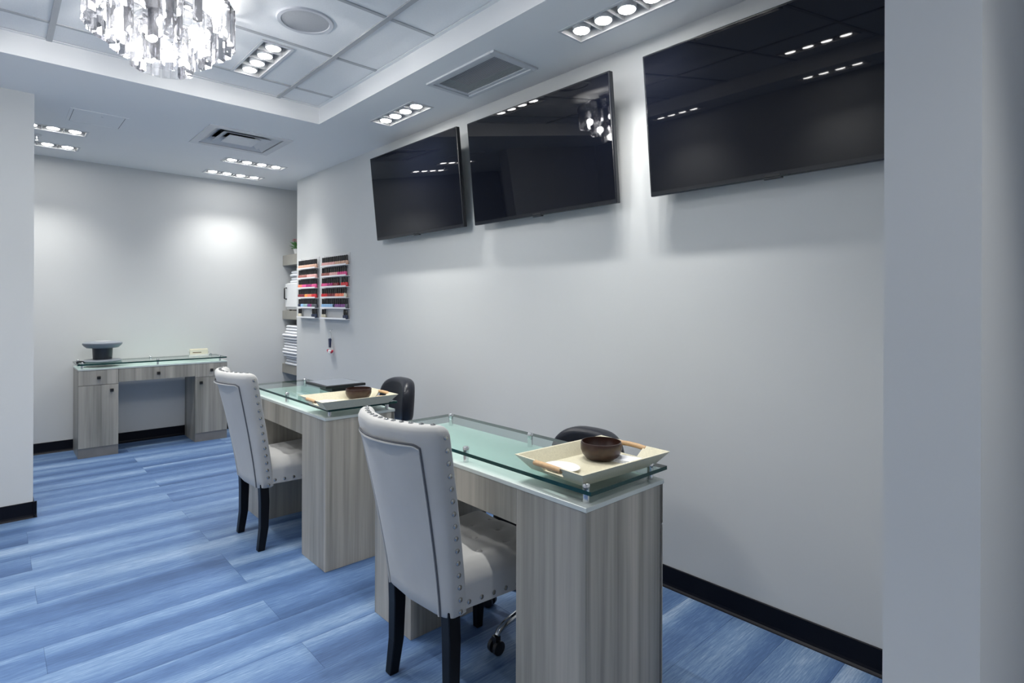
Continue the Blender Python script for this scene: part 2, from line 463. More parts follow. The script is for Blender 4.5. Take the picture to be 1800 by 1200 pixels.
# ------------------------------------------------------------------ vents, speaker, access panel, sprinkler
def frame_ring(mb, x0, x1, y0, y1, w, z0, z1):
    for b in ((x0, x1, y0, y0+w), (x0, x1, y1-w, y1), (x0, x0+w, y0+w, y1-w), (x1-w, x1, y0+w, y1-w)): mb.box(*b, z0, z1)
t = empty('air_diffuser', ((V1[0]+V1[1])/2, (V1[2]+V1[3])/2, H), 0, 'square white air diffuser with stepped rings in the far ceiling', 'air vent')
s = (V1[1]-V1[0])/2
mb = MB(); frame_ring(mb, -s, s, -s, s, .055, -.006, .002); mb.build('frame', M['ventwhite'], t)
MB().box(-s+.05, s-.05, -s+.05, s-.05, .11, .115).build('duct', M['ventdark'], t)
for k, (o_, i_, zo, zi) in enumerate(((s-.062, s-.130, .0, .040), (s-.125, s-.195, -.002, .038))):
    mb = MB()
    for q in range(4):
        c, sn = math.cos(q*math.pi/2), math.sin(q*math.pi/2)
        P = lambda x, y, z: (x*c-y*sn, x*sn+y*c, z)
        v = [P(-o_,-o_,zo), P(o_,-o_,zo), P(i_,-i_,zi), P(-i_,-i_,zi)]
        v += [P(-o_,-o_,zo+.003), P(o_,-o_,zo+.003), P(i_,-i_,zi+.003), P(-i_,-i_,zi+.003)]
        mb.add(v, [(0,1,2,3),(7,6,5,4),(0,4,5,1),(1,5,6,2),(2,6,7,3),(3,7,4,0)])
    mb.build('louvre_ring', M['ventwhite'], t)
MB().box(-s+.185, s-.185, -s+.185, s-.185, -.004, .004).build('centre_panel', M['ventwhite'], t, bevel=.003)
t = empty('return_grille', ((V2[0]+V2[1])/2, (V2[2]+V2[3])/2, H), 0, 'rectangular return air grille with fine slats in the ceiling above the middle television', 'air vent')
sx, sy = (V2[1]-V2[0])/2, (V2[3]-V2[2])/2
mb = MB(); frame_ring(mb, -sx, sx, -sy, sy, .03, -.010, .002); frame_ring(mb, -sx+.03, sx-.03, -sy+.03, sy-.03, .025, -.004, .002)
mb.build('frame', M['ventwhite'], t, bevel=.002, segs=1)
MB().box(-sx+.05, sx-.05, -sy+.05, sy-.05, .05, .055).build('duct', M['ventdark'], t)
nsl = 20
for k in range(nsl):
    x = -sx+.058+(2*sx-.116)*k/(nsl-1)
    v = [(x-.0045,-sy+.052,0),(x+.0045,-sy+.052,.004),(x+.0045,sy-.052,.004),(x-.0045,sy-.052,0)]
    v += [(p[0]+.0012, p[1], p[2]-.001) for p in v]
    MB().add(v, [(0,1,2,3),(7,6,5,4),(0,4,5,1),(1,5,6,2),(2,6,7,3),(3,7,4,0)]).build('slat', M['ventslat'], t)
t = empty('ceiling_speaker', (1.149, 2.779, HT+.006), 0, 'round grey ceiling speaker in a white tile', 'speaker')
MB().lathe([(.112,-.001),(.115,-.007),(.133,-.007),(.138,.0)], 48, cap0=False, cap1=False).build('rim', M['ventslat'], t, smooth=True)
MB().lathe([(.0,-.005),(.06,-.0048),(.112,-.003),(.113,0)], 48, cap0=False).build('grille', M['speaker'], t, smooth=True)
t = empty('access_panel', (.538, 4.905, H), 0, 'flush white access panel in the ceiling near the left partition', 'access panel')
mb = MB(); frame_ring(mb, -.163, .163, -.178, .178, .018, -.003, .001); mb.build('frame', M['soffit'], t)
MB().box(-.142, .142, -.157, .157, -.0025, .001).build('door', M['soffit'], t)
MB().box(-.145, .145, -.16, .16, -.001, .0012).build('gap', M['gapdark'], t)
MB().lathe([(.006,-.005),(.007,-.002)], 12, c=(0.02,-.10,0)).build('latch', M['ventslat'], t)
t = empty('sprinkler_head', (.245, 5.66, H), 0, 'small chrome sprinkler head on the ceiling between the left downlights', 'sprinkler')
MB().lathe([(.032,0),(.030,-.008),(.012,-.010)], 20).build('escutcheon', M['trimwhite'], t, smooth=True)
mb = MB().lathe([(.009,-.008),(.007,-.035)], 12); mb.tube([(-.009,0,-.012),(-.014,0,-.03),(0,0,-.046)], .002, 6); mb.tube([(.009,0,-.012),(.014,0,-.03),(0,0,-.046)], .002, 6)
mb.build('body', M['chrome'], t, smooth=True)
MB().lathe([(.016,-.046),(.016,-.049)], 16).build('deflector', M['chrome'], t)

# ------------------------------------------------------------------ chandelier
CX, CY = .548, 2.875
t = empty('chandelier', (CX, CY, HT+.006), 0, 'round three-tier crystal prism chandelier hanging from the ceiling', 'chandelier')
zb = 2.365-HT-.006
def prism_mesh(w, L_, name='prism'):
    # three-sided bar with chamfered ends
    rs = []
    for z, k in ((-L_, 1), (-L_*.5, 1), (0, 1)):
        rs.append([(k*w*.58*math.cos(q), k*w*.58*math.sin(q), z) for q in (math.pi, math.pi*2*.18, -math.pi*2*.18)])
    return MB().rings(rs)
tiers = [(.110, zb, .165, 20), (.190, zb+.068, .165, 34), (.276, zb+.138, .165, 48)]
for ti, (rad, z0, L_, n_) in enumerate(tiers):
    wd = 2*math.pi*rad/n_*1.02
    zt = z0+L_
    MB().rings([[(q*math.cos(2*math.pi*i/48), q*math.sin(2*math.pi*i/48), zt+dz) for i in range(48)] for q, dz in ((rad-.006, 0), (rad+.006, 0), (rad+.006, .012), (rad-.006, .012), (rad-.006, 0))], False, False).build('ring', M['chrome'], t, smooth=True)
    p0 = prism_mesh(wd, L_).build('prism', M['crystal'], t)
    for i in range(n_):
        an = 2*math.pi*i/n_
        o = p0 if i == 0 else inst(p0, t)
        o.location = (rad*math.cos(an), rad*math.sin(an), zt); o.rotation_euler = (0, 0, an+(.30 if i % 2 else -.12))
    mb = MB()
    for i in range(4):
        an = math.pi/2*i+.3
        mb.tube([(0, 0, zt+.006), (rad*math.cos(an), rad*math.sin(an), zt+.006)], .004, 6)
    mb.build('spoke', M['chrome'], t)
MB().tube([(0, 0, zb+.15), (0, 0, 0)], .010, 10).build('stem', M['chrome'], t)
MB().lathe([(.001,0), (.10,0), (.10,-.012), (.07,-.02), (.02,-.024)], 48).build('canopy', M['chrome'], t, smooth=True)
ld = bpy.data.lights.new('chandelier_light', 'POINT'); ld.energy = CHAND_W/14; ld.color = SPOT_COL; ld.shadow_soft_size = .026
for rr, dz, n_ in ((.050, .080, 3), (.142, .145, 5), (.228, .215, 6)):
    for i in range(n_):
        an = 2*math.pi*i/n_+.4; z = zb+dz
        MB().lathe([(.004,.040),(.013,.028),(.018,.010),(.014,-.010),(.004,-.018)], 14, c=(rr*math.cos(an), rr*math.sin(an), z)).build('bulb', M['bulb'], t, smooth=True)
        lo = bpy.data.objects.new('chandelier_light', ld); COL.objects.link(lo); lo.parent = t; lo.location = (rr*math.cos(an), rr*math.sin(an), z-.048)

# ------------------------------------------------------------------ televisions
def television(ya, yb, zbot, xbot, xtop, label):
    """ya < yb along the wall; tilted forward, leaning out at the top"""
    w = yb-ya; hgt = w*.5625+.012; tilt = math.asin((xbot-xtop)/hgt)
    t = empty('television', (xbot, (ya+yb)/2, zbot), 0, label, 'television', 'wall televisions')
    def fin(o):
        o.rotation_euler = (0, -tilt, 0); return o
    # local: -x towards the room, y along the wall, z up
    b = .009
    fin(MB().box(0, .030, -w/2, w/2, 0, hgt).build('bezel', M['bezel'], t, bevel=.004))
    fin(MB().box(-.0012, .004, -w/2+b, w/2-b, .022, hgt-b).build('screen', M['screen'], t))
    fin(MB().box(.028, .058, -w/2+.10, w/2-.10, .05, hgt*.72).build('back_cover', M['tvback'], t, bevel=.012))
    fin(MB().box(.0, .02, -.035, .035, -.006, .002).build('sensor', M['bezel'], t, bevel=.002))
    dw = W-xbot
    fin(MB().box(-.0012, .002, -.03, .03, .006, .014).build('badge', M['tvback'], t))
    mb = MB()
    for s in (-.2, .2):
        mb.box(dw-.022, dw-.002, s-.02, s+.02, .12, .50)
        mb.tube([(dw-.012, s, .42), (.04-.42*math.tan(tilt), s, .40)], .012, 8)
        mb.tube([(dw-.012, s, .16), (.05-.16*math.tan(tilt), s, .17)], .012, 8)
    mb.box(dw-.014, dw-.001, -.3, .3, .25, .36)
    mb.build('wall_bracket', M['tvback'], t)
    return t
television(2.927, 4.060, 1.838, 2.27, 2.203, 'black wall television farthest from the camera, nearest the polish racks')
television(1.694, 2.814, 1.834, 2.27, 2.203, 'black wall television in the middle of the three')
television(.378, 1.500, 1.836, 2.27, 2.197, 'largest-looking black wall television, nearest and cut off by the right partition')

# ------------------------------------------------------------------ manicure tables
TWD, TDP, TH = 1.176, .39, .7634
def make_table():
    """origin on the floor at the middle; drawers face -y"""
    root = empty('manicure_table')
    hw, hd = TWD/2, TDP/2; pw = .285; zb_ = .62; zt = TH-.014; fy = -hd
    for s in (-1, 1):
        xo, xi = s*hw, s*(hw-pw)
        x0, x1 = min(xo, xi), max(xo, xi)
        MB().box(x0, x1, fy+.02, hd, .0, zt).build('pedestal', M['wood'], root, bevel=.0015, segs=1)
        MB().box(x0+.001, x1-.001, fy+.004, fy+.02, 0, .082).build('plinth', M['wood_plinth'], root)
        MB().box(x0+.001, x1-.001, fy+.006, fy+.02, .082, zt).build('face_gap', M['wood_plinth'], root)
        d = MB().box(x0+.001, x1-.001, fy, fy+.018, .084, zb_-.003).build('door', M['wood'], root, bevel=.001, segs=1)
        kx = xi+s*.05
        MB().box(kx-.013, kx+.013, fy-.018, fy, zb_-.065, zb_-.039).build('knob', M['knob'], d, bevel=.003)
        d = MB().box(x0+.001, x1-.001, fy, fy+.018, zb_+.001, zt-.002).build('drawer', M['wood'], root, bevel=.001, segs=1)
        cx = (x0+x1)/2
        MB().box(cx-.013, cx+.013, fy-.018, fy, zb_+.05, zb_+.076).build('knob', M['knob'], d, bevel=.003)
    d = MB().box(-hw+pw+.0015, hw-pw-.0015, fy, fy+.018, zb_+.012, zt-.002).build('drawer', M['wood'], root, bevel=.001, segs=1)
    MB().box(-.013, .013, fy-.018, fy, zb_+.055, zb_+.081).build('knob', M['knob'], d, bevel=.003)
    MB().box(-hw+pw, hw-pw, hd-.02, hd, zb_+.016, zt).build('apron', M['wood'], root)
    MB().box(-hw+pw, hw-pw, fy+.03, hd-.02, zb_+.03, zt).build('drawer_box', M['wood'], root)
    MB().box(-hw-.002, hw+.002, -hd-.002, hd+.002, zt, TH).build('table_top', M['deskwhite'], root, bevel=.001, segs=1)
    g0 = TH+.030; gt = .012
    mb = MB(); gx0, gx1, gy0, gy1 = -hw-.006, hw-.008, -hd-.012, hd-.014
    mb.add([(gx0,gy0,g0+gt),(gx1,gy0,g0+gt),(gx1,gy1,g0+gt),(gx0,gy1,g0+gt)], [(0,1,2,3)])
    gl = mb.build('glass_top', M['glass'], root)
    mb = MB()
    v = [(gx0,gy0),(gx1,gy0),(gx1,gy1),(gx0,gy1)]
    for i in range(4):
        p, q = v[i], v[(i+1) % 4]
        mb.add([(*p,g0),(*q,g0),(*q,g0+gt),(*p,g0+gt)], [(0,1,2,3)])
    mb.build('glass_edge', M['glassedge'], gl)
    for x in (-hw+.030, .0, hw-.060):
        for y in (-hd+.030, hd-.036):
            MB().lathe([(.010,TH),(.010,g0+gt),(.0115,g0+gt+.001),(.0115,g0+gt+.010),(.008,g0+gt+.014)], 16, c=(x,y,0)).build('standoff', M['chrome'], root, smooth=True)
    return root
GT = TH+.042      # top of the glass
tb = make_table()
DX = 1.2165+TDP/2
tb.location = (DX, 1.010+TWD/2, 0); tb.rotation_euler = (0, 0, math.pi/2)
tag(tb, 'grey wood manicure table with glass top, nearest the camera', 'table', 'manicure tables')
tb2 = copy_tree(tb); tb2.location = (DX-.006, 2.668+TWD/2, 0)
tag(tb2, 'grey wood manicure table with glass top, middle one holding the black slab device')
tb3 = copy_tree(tb); tb3.location = (.535+TWD/2, 6.012+TDP/2, 0); tb3.rotation_euler = (0, 0, 0)
tag(tb3, 'grey wood manicure table against the far wall, drawers and square knobs facing out')

# ------------------------------------------------------------------ upholstered chairs
def make_chair():
    """origin on the floor at the middle of the legs; sitter faces +x"""
    root = empty('upholstered_chair')
    Z0, Z1 = .333, .952
    def spine(v):
        z = Z0+(Z1-Z0)*v
        xc = -.196-.160*v**1.15
        hw = .192+.045*v
        t_ = .082-.012*v
        return xc, hw, t_, z
    def curve(v, u): return .085*(.25+.75*v)*u*u
    def surf(v, u, d):      # d in -1 (rear) .. 1 (front)
        xc, hw, t_, z = spine(v)
        return (xc+curve(v, u)+d*t_/2, u*hw, z)
    rs = []; NN = 56
    def ring(v, zoff=0, kt=1, kw=0):
        xc, hw, t_, z = spine(v); out = []
        hh = hw-kw
        for i in range(NN):
            th = 2*math.pi*i/NN; c, s_ = math.cos(th), math.sin(th)
            u = math.copysign(abs(c)**.20, c); d = math.copysign(abs(s_)**.42, s_)
            y = u*hh
            out.append((xc+curve(v, y/hw)+d*kt*t_/2, y, z+zoff))
        return out
    rs.append(ring(0, 0, .8, .008))
    for k in range(15): rs.append(ring(.012+k/14*.955))
    for q in (.3, .6, .85, .98):
        an = q*math.pi/2
        rs.append(ring(.967+.033*math.sin(an), .012*math.sin(an), .35+.65*math.cos(an), .022*(1-math.cos(an))))
    MB().rings(rs).build('backrest', M['fabric'], root, smooth=True)
    # welted panel seam on the rear
    pts = [surf(v/20*.90+.01, -.80, -1.02) for v in range(21)] + [surf(.915+.012*math.sin(q), -.78+.06*q, -1.02) for q in (.4, .9)]
    pts += [surf(.925, u/10*.70, -1.03) for u in range(-10, 11)]
    pts += [surf(.915+.012*math.sin(q), .78-.06*q, -1.02) for q in (.9, .4)] + [surf(v/20*.90+.01, .80, -1.02) for v in range(20, -1, -1)]
    MB().tube(pts, .0032, 6).build('seam', M['seam'], root, smooth=True)
    off = [(p[0]-.001, p[1]*.972, p[2]-(.006 if p[2] > .88 else 0)) for p in pts]
    MB().tube(off, .0042, 6).build('piping', M['fabric'], root, smooth=True)
    # seat
    Nx, Ny = 26, 26; x0, x1 = -.165, .262
    btn = [(-.02, -.10), (-.02, .10), (.10, -.10), (.10, .10), (.20, -.10), (.20, .10), (.04, 0), (.155, 0)]
    def top(i, j):
        fx, fy = i/Nx, j/Ny*2-1
        hw = .190+.040*fx
        x = x0+(x1-x0)*fx; y = fy*hw
        e = min(1.0, (1-abs(fy))/.28); f2 = min(1.0, (1-fx)/.2)
        h_ = .445+.045*math.sin(e*math.pi/2)*math.sin(f2*math.pi/2)
        for bx, by in btn:
            d2 = (x-bx)**2+(y-by)**2
            h_ -= .016*math.exp(-d2/.0007)+.008*math.exp(-d2/.004)
        return (x, y, h_)
    mb = MB(); v = [top(i, j) for i in range(Nx+1) for j in range(Ny+1)]
    f = [(i*(Ny+1)+j, (i+1)*(Ny+1)+j, (i+1)*(Ny+1)+j+1, i*(Ny+1)+j+1) for i in range(Nx) for j in range(Ny)]
    per = [i*(Ny+1) for i in range(Nx+1)] + [Nx*(Ny+1)+j for j in range(1, Ny+1)] + [i*(Ny+1)+Ny for i in range(Nx-1, -1, -1)] + [j for j in range(Ny-1, 0, -1)]
    base = len(v)
    mid = [(v[k][0], v[k][1]*1.012, .425) for k in per]; low = [(v[k][0], v[k][1], .352) for k in per]
    v += mid+low; nP = len(per)
    for k in range(nP):
        k2 = (k+1) % nP
        f.append((per[k], per[k2], base+k2, base+k)); f.append((base+k, base+k2, base+nP+k2, base+nP+k))
    f.append(tuple(base+nP+k for k in range(nP)))
    mb.add(v, f); mb.build('seat', M['fabric'], root, smooth=True)
    for bx, by in btn:
        c = (bx, by, top(int((bx-x0)/(x1-x0)*Nx+.5), int(((by/(.190+.04*(bx-x0)/(x1-x0)))+1)/2*Ny+.5))[2]-.001)
        MB().lathe([(.012,0),(.010,.005),(.004,.008)], 10, c=c).build('tuft_button', M['fabric'], root, smooth=True)
    # nailheads
    n0 = MB().lathe([(.0085, 0), (.0076, .0030), (.004, .0046)], 10).build('nailhead', M['nail'], root, smooth=True)
    used = []
    def nail(p, nrm):
        o = n0 if not used else inst(n0, root)
        used.append(o); o.location = p; o.rotation_euler = Vector(nrm).to_track_quat('Z', 'Y').to_euler()
    for s in (-1, 1):
        for k in range(15): nail(surf(.03+k/14*.93, s*1.0, .05), (0, s, 0))
        for k in range(8):
            fx = .06+k/8*.92; hw = .190+.040*fx
            nail((x0+(x1-x0)*fx, s*hw*1.002, .372), (0, s, 0))
    for k in range(13):
        p = surf(1.0, -.86+k/12*1.72, .0); nail((p[0]+.004, p[1], p[2]+.0115), (0, 0, 1))
    for k in range(9): nail((x1, -.2+k/8*.4, .372), (1, 0, 0))
    # legs
    def leg(prof):
        rs = [[(x-a_, y-a_, z), (x+a_, y-a_, z), (x+a_, y+a_, z), (x-a_, y+a_, z)] for x, y, z, a_ in prof]
        MB().rings(rs).build('leg', M['leg'], root, bevel=.004)
    for s in (-1, 1):
        leg([(-.192, s*.163, .360, .023), (-.188, s*.164, .26, .023), (-.190, s*.166, .12, .021), (-.206, s*.168, 0, .018)])
        leg([(.215, s*.185, .365, .023), (.213, s*.185, .2, .021), (.208, s*.185, 0, .015)])
    return root
ch = make_chair()
ch.location = (1.270, 1.617, 0)
tag(ch, 'light grey studded upholstered chair at the nearest manicure table', 'chair', 'upholstered client chairs')
ch2 = copy_tree(ch); ch2.location = (1.270, 3.312, 0)
tag(ch2, 'light grey studded upholstered chair at the middle manicure table')

# ------------------------------------------------------------------ technician stools
def make_stool():
    """origin on the floor under the column; sitter faces -x, backrest at +x"""
    root = empty('technician_stool')
    rs = []; zc = .710; hh, hw = .138, .205
    NN = 40
    # backrest pad: superellipse outline in y/z, curved in plan, rounded front and rear
    for d, k in ((-.042, .80), (-.040, .90), (-.030, .97), (-.012, 1), (.014, 1), (.032, .97), (.042, .90), (.044, .8)):
        ring = []
        for i in range(NN):
            th = 2*math.pi*i/NN; c, s_ = math.cos(th), math.sin(th)
            y = math.copysign(abs(c)**.62, c)*hw*k*(1-.10*(s_ > 0)*s_); z = math.copysign(abs(s_)**.62, s_)*hh*k
            ring.append((.285+d+(-.05)*(y/hw)**2+.06*z, y, zc+z))
        rs.append(ring)
    MB().rings(rs).build('backrest', M['vinyl'], root, smooth=True)
    MB().tube([(.335, 0, .70), (.345, 0, .60), (.335, 0, .47), (.27, 0, .385), (.10, 0, .375)], [.016, .016, .016, .018, .018], 8).build('back_bar', M['blackplastic'], root, smooth=True)
    rs = []
    for z, k in ((.395, .90), (.402, .97), (.42, 1), (.445, 1), (.463, .95), (.472, .85), (.474, .4)):
        rs.append([(math.copysign(abs(math.cos(2*math.pi*i/NN))**.7, math.cos(2*math.pi*i/NN))*.205*k, math.copysign(abs(math.sin(2*math.pi*i/NN))**.7, math.sin(2*math.pi*i/NN))*.215*k, z) for i in range(NN)])
    MB().rings(rs).build('seat', M['vinyl'], root, smooth=True)
    MB().box(-.09, .13, -.08, .08, .365, .395).build('seat_plate', M['blackplastic'], root, bevel=.004)
    MB().lathe([(.027,.10),(.027,.25),(.016,.255),(.016,.37)], 16).build('gas_column', M['chrome'], root, smooth=True)
    MB().tube([(.02,.08,.372),(.02,.17,.37),(.02,.215,.365)], .005, 6).build('height_lever', M['blackplastic'], root)
    MB().lathe([(.036,.085),(.040,.095),(.040,.125),(.030,.135)], 20).build('hub', M['chrome'], root, smooth=True)
    for k in range(5):
        an = math.pi+2*math.pi*k/5; c, s_ = math.cos(an), math.sin(an)
        P = lambda r, z: (r*c, r*s_, z)
        arm = MB().tube([P(.03,.110), P(.10,.112), P(.18,.108), P(.24,.095), P(.275,.080), P(.286,.066)], [.019,.017,.015,.014,.013,.011], 10).build('base_arm', M['chrome'], root, smooth=True)
        mb = MB(); t1 = Vector((-s_, c, 0))
        for s2 in (-1, 1):
            ctr = Vector(P(.290, .026))+t1*(s2*.015)
            rings_ = []
            for dd, rr in ((-.009, .022), (-.007, .026), (.007, .026), (.009, .022)):
                rings_.append([tuple(ctr+t1*dd+Vector((c*rr*math.cos(q*math.pi/9), s_*rr*math.cos(q*math.pi/9), rr*math.sin(q*math.pi/9)))) for q in range(18)])
            mb.rings(rings_)
        ctr = Vector(P(.290, .036))
        mb.box(ctr.x-.012, ctr.x+.012, ctr.y-.012, ctr.y+.012, .030, .066)
        mb.build('caster', M['blackplastic'], arm, smooth=True)
    return root
st = make_stool(); st.location = (1.705, 1.615, 0)
tag(st, 'black wheeled technician stool behind the nearest manicure table', 'stool', 'technician stools')
st2 = copy_tree(st); st2.location = (1.690, 3.235, 0); st2.rotation_euler = (0, 0, math.radians(-8))
tag(st2, 'black wheeled technician stool behind the middle manicure table')

for c in st.children:      # this one's backrest is set lower on its bar
    if c.name.startswith('backrest'): c.location.z = -.075; c.scale = (1, .95, 1)

# ------------------------------------------------------------------ trays with bowls
def make_tray():
    root = empty('serving_tray')
    # bottom half sizes, rim half sizes (long side x)
    bx, by, rx, ry, hh, th = .168, .112, .208, .148, .046, .008
    MB().box(-bx, bx, -by, by, .0, .008).build('tray_bottom', M['tray'], root)
    def slab(v, name='side'):
        MB().add(v, [(0,1,2,3),(7,6,5,4),(0,4,5,1),(1,5,6,2),(2,6,7,3),(3,7,4,0)]).build(name, M['tray'], root)
    def pt(fx, fy, z, inner):
        k = z/hh; i = th if inner else 0
        return (fx*(bx+(rx-bx)*k-i), fy*(by+(ry-by)*k-i), z)
    for s in (-1, 1):
        slab([pt(-1,s,0,0), pt(1,s,0,0), pt(1,s,hh,0), pt(-1,s,hh,0), pt(-1,s,0,1), pt(1,s,0,1), pt(1,s,hh,1), pt(-1,s,hh,1)], 'long_side')
        # short side with a hand hole: three pieces and a wrapped handle
        def ps(fy, z, inner):
            p = pt(s, 1, z, inner); return (p[0], fy*p[1], z)
        for (f0, f1, z0, z1) in ((-1, -.36, 0, hh), (.36, 1, 0, hh), (-.36, .36, 0, .012)):
            slab([ps(f0,z0,0), ps(f1,z0,0), ps(f1,z1,0), ps(f0,z1,0), ps(f0,z0,1), ps(f1,z0,1), ps(f1,z1,1), ps(f0,z1,1)], 'short_side')
        x = s*(rx-.006)
        MB().tube([(x, -.36*ry-.004, hh-.008), (x+s*.003, -.02, hh-.006), (x+s*.003, .02, hh-.006), (x, .36*ry+.004, hh-.008)], .0085, 12).build('handle', M['rattan'], root, smooth=True)
    return root
def make_bowl():
    root = empty('coconut_bowl')
    prof = [(.030,0),(.050,.003),(.062,.016),(.069,.034),(.069,.050),(.067,.058),(.064,.0585),(.064,.050),(.060,.030),(.048,.014),(.0,.009)]
    MB().lathe(prof, 40, cap1=False).build('shell', M['coconut'], root, smooth=True)
    MB().lathe([(.058,.026),(.040,.030),(.0,.031)], 30, cap0=False, cap1=False).build('filling', M['coconut_fill'], root, smooth=True)
    return root
M['coconut_fill'] = plain('dried_petals', (.20, .09, .05), .7, noise=.7, nscale=140, bump=.5)
tr1 = make_tray(); tr1.location = (1.428, 1.157, GT); tr1.rotation_euler = (0, 0, math.radians(-3))
tag(tr1, 'cream rectangular tray with tan handles on the nearest manicure table', 'tray', 'serving trays')
tr2 = copy_tree(tr1); tr2.location = (1.382, 2.758, GT); tr2.rotation_euler = (0, 0, math.radians(-2))
tag(tr2, 'cream rectangular tray with tan handles on the middle manicure table')
b1 = make_bowl(); b1.location = (1.505, 1.185, GT+.008)
tag(b1, 'dark brown coconut bowl in the tray on the nearest manicure table', 'bowl', 'coconut bowls')
b2 = copy_tree(b1); b2.location = (1.465, 2.815, GT+.008)
tag(b2, 'dark brown coconut bowl in the tray on the middle manicure table')
def dish(loc, rx, ry, label, rz=0, h_=.010, mat='white'):
    rs = []
    for k, z in ((.55, 0), (.85, .002), (1, h_), (.96, h_), (.8, .0045), (.2, .0035)):
        rs.append([(k*rx*math.cos(2*math.pi*i/32), k*ry*math.sin(2*math.pi*i/32), z) for i in range(32)])
    o = MB().rings(rs).build('soap_dish', M[mat], smooth=True); o.location = loc; o.rotation_euler = (0, 0, rz)
    return tag(o, label, 'dish')
dish((1.313, 1.190, GT+.008), .052, .062, 'shallow white dish in the left end of the nearest tray')
dish((1.275, 2.790, GT+.008), .050, .058, 'shallow white dish in the left end of the middle table tray')
def folded(name, w, d, z, n_, mat, loc, rz, label, cat):
    t = empty(name, loc, rz, label, cat)
    for k in range(n_):
        MB().box(-w/2+.002*k, w/2-.003*k, -d/2, d/2-.002*k, z*k/n_, z*(k+1)/n_-.0006).build('fold', M[mat], t, bevel=z/n_*.35)
    return t
folded('folded_napkin', .075, .13, .010, 3, 'towel', (1.545, 1.105, GT+.008), math.radians(12), 'folded white napkin in the tray beside the bowl on the nearest table', 'napkin')
mb = MB()
mb.tube([(-.035,0,.008),(0,.004,.010),(.035,0,.008)], [.006,.009,.007], 8)
t = empty('wooden_brush', (1.540, 2.735, GT+.008), .3, 'small tan wooden brush at the right end of the middle table tray', 'brush')
mb.build('brush_handle', M['rattan'], t, smooth=True)
MB().box(.03,.055,-.008,.008,.001,.013).build('bristles', M['ink'], t, bevel=.002)

# black slab device on the middle table
t = empty('slab_device', (1.530, 3.235, GT), 0, 'flat black slab device raised on a small stand on the middle manicure table', 'device')
MB().box(-.125, .125, -.145, .145, .034, .050).build('slab', M['blackplastic'], t, bevel=.003)
MB().box(-.112, .112, -.132, .132, .050, .0515).build('pad', M['dryergrey'], t)
MB().box(-.06, .08, -.09, .09, .0, .034).build('stand', M['blackplastic'], t, bevel=.006)

# ------------------------------------------------------------------ things on the far table
t = empty('nail_dryer', (.725, 6.195, GT), 0, 'grey and black round nail dryer on the far table', 'nail dryer')
MB().lathe([(.120,0),(.142,.004),(.146,.012),(.135,.020),(.085,.024)], 40).build('base', M['dryergrey'], t, smooth=True)
MB().lathe([(.070,.022),(.072,.03),(.076,.125),(.080,.135)], 32).build('column', M['dryerdark'], t, smooth=True)
MB().lathe([(.080,.122),(.118,.126),(.142,.148),(.148,.160),(.146,.170),(.136,.176),(.10,.178),(.095,.181),(.0,.181)], 40, cap1=False).build('canopy', M['dryergrey'], t, smooth=True)
MB().lathe([(.062,.181),(.060,.185),(.0,.185)], 32, cap1=False).build('top_grille', M['speaker'], t, smooth=True)
MB().tube([(-.13,-.03,.006),(-.17,-.06,.012),(-.19,-.05,.005)], .008, 8).build('foot_plug', M['blackplastic'], t, smooth=True)
t = empty('card_holder', (1.505, 6.215, GT), math.radians(-6), 'small cream card stack in a clear holder on the far table', 'card holder')
mb = MB(); mb.box(-.085, .085, -.03, .03, 0, .004); mb.box(-.085, .085, -.03, -.027, .004, .022); mb.box(-.085, -.082, -.027, .03, .004, .05); mb.box(.082, .085, -.027, .03, .004, .05)
mb.build('holder', M['acrylic'], t)
for k in range(5):
    y = -.022+k*.009
    c = MB().box(-.078, .078, y, y+.006, .005, .066+k*.002).build('card', M['paper'], t)
MB().box(-.055, .02, -.0228, -.0219, .036, .043).build('card_print', M['ink'], t)

# ------------------------------------------------------------------ nail polish racks
def rack(y0, y1, label):
    root = empty('polish_rack', (W, (y0+y1)/2, 1.192), 0, label, 'rack', 'nail polish racks')
    w = (y1-y0)/2
    MB().box(-.006, -.001, -w, w, -.012, .60).build('back_panel', M['acrylic'], root)
    for k in range(6):
        z = k*.098
        MB().box(-.047, -.006, -w, w, z-.004, z).build('shelf', M['acrylic2'], root)
        MB().box(-.049, -.046, -w, w, z-.004, z+.010).build('shelf_lip', M['acrylic2'], root)
    return root
M['acrylic2'] = plain('white_acrylic', (.86, .87, .89), .25)
RA, RB = (5.325, 5.765), (4.675, 5.205)
rack(*RA, 'white wall rack of nail polish next to the wall end')
rack(*RB, 'white wall rack of nail polish nearer the televisions')
capm = plain('polish_cap', (.010, .010, .012), .3)
bottle_mesh = {}
def bottle_proto(cname, rgb):
    bm_ = plain('polish_'+cname.replace(' ', '_'), rgb, .18, noise=.03)
    mb = MB(); mb.mi = 0
    mb.lathe([(.012,0),(.0155,.003),(.0155,.032),(.010,.039)], 8)
    mb.mi = 1
    mb.lathe([(.0105,.038),(.0105,.084),(.008,.087)], 8)
    o = mb.build('polish_bottle', [bm_, capm], smooth=True)
    return o
PAL = {
    'nude beige': (.62, .40, .30), 'pale pink': (.72, .42, .40), 'rosy brown': (.34, .13, .11), 'hot pink': (.70, .10, .28),
    'magenta': (.36, .03, .16), 'bright red': (.60, .03, .04), 'dark red': (.20, .02, .03), 'coral': (.80, .22, .13),
    'orange': (.85, .33, .08), 'sky blue': (.28, .48, .72), 'teal grey': (.28, .42, .45), 'dark navy': (.02, .03, .07),
    'purple': (.20, .07, .24), 'smoky grey': (.10, .11, .13), 'clear cream': (.55, .52, .42)}
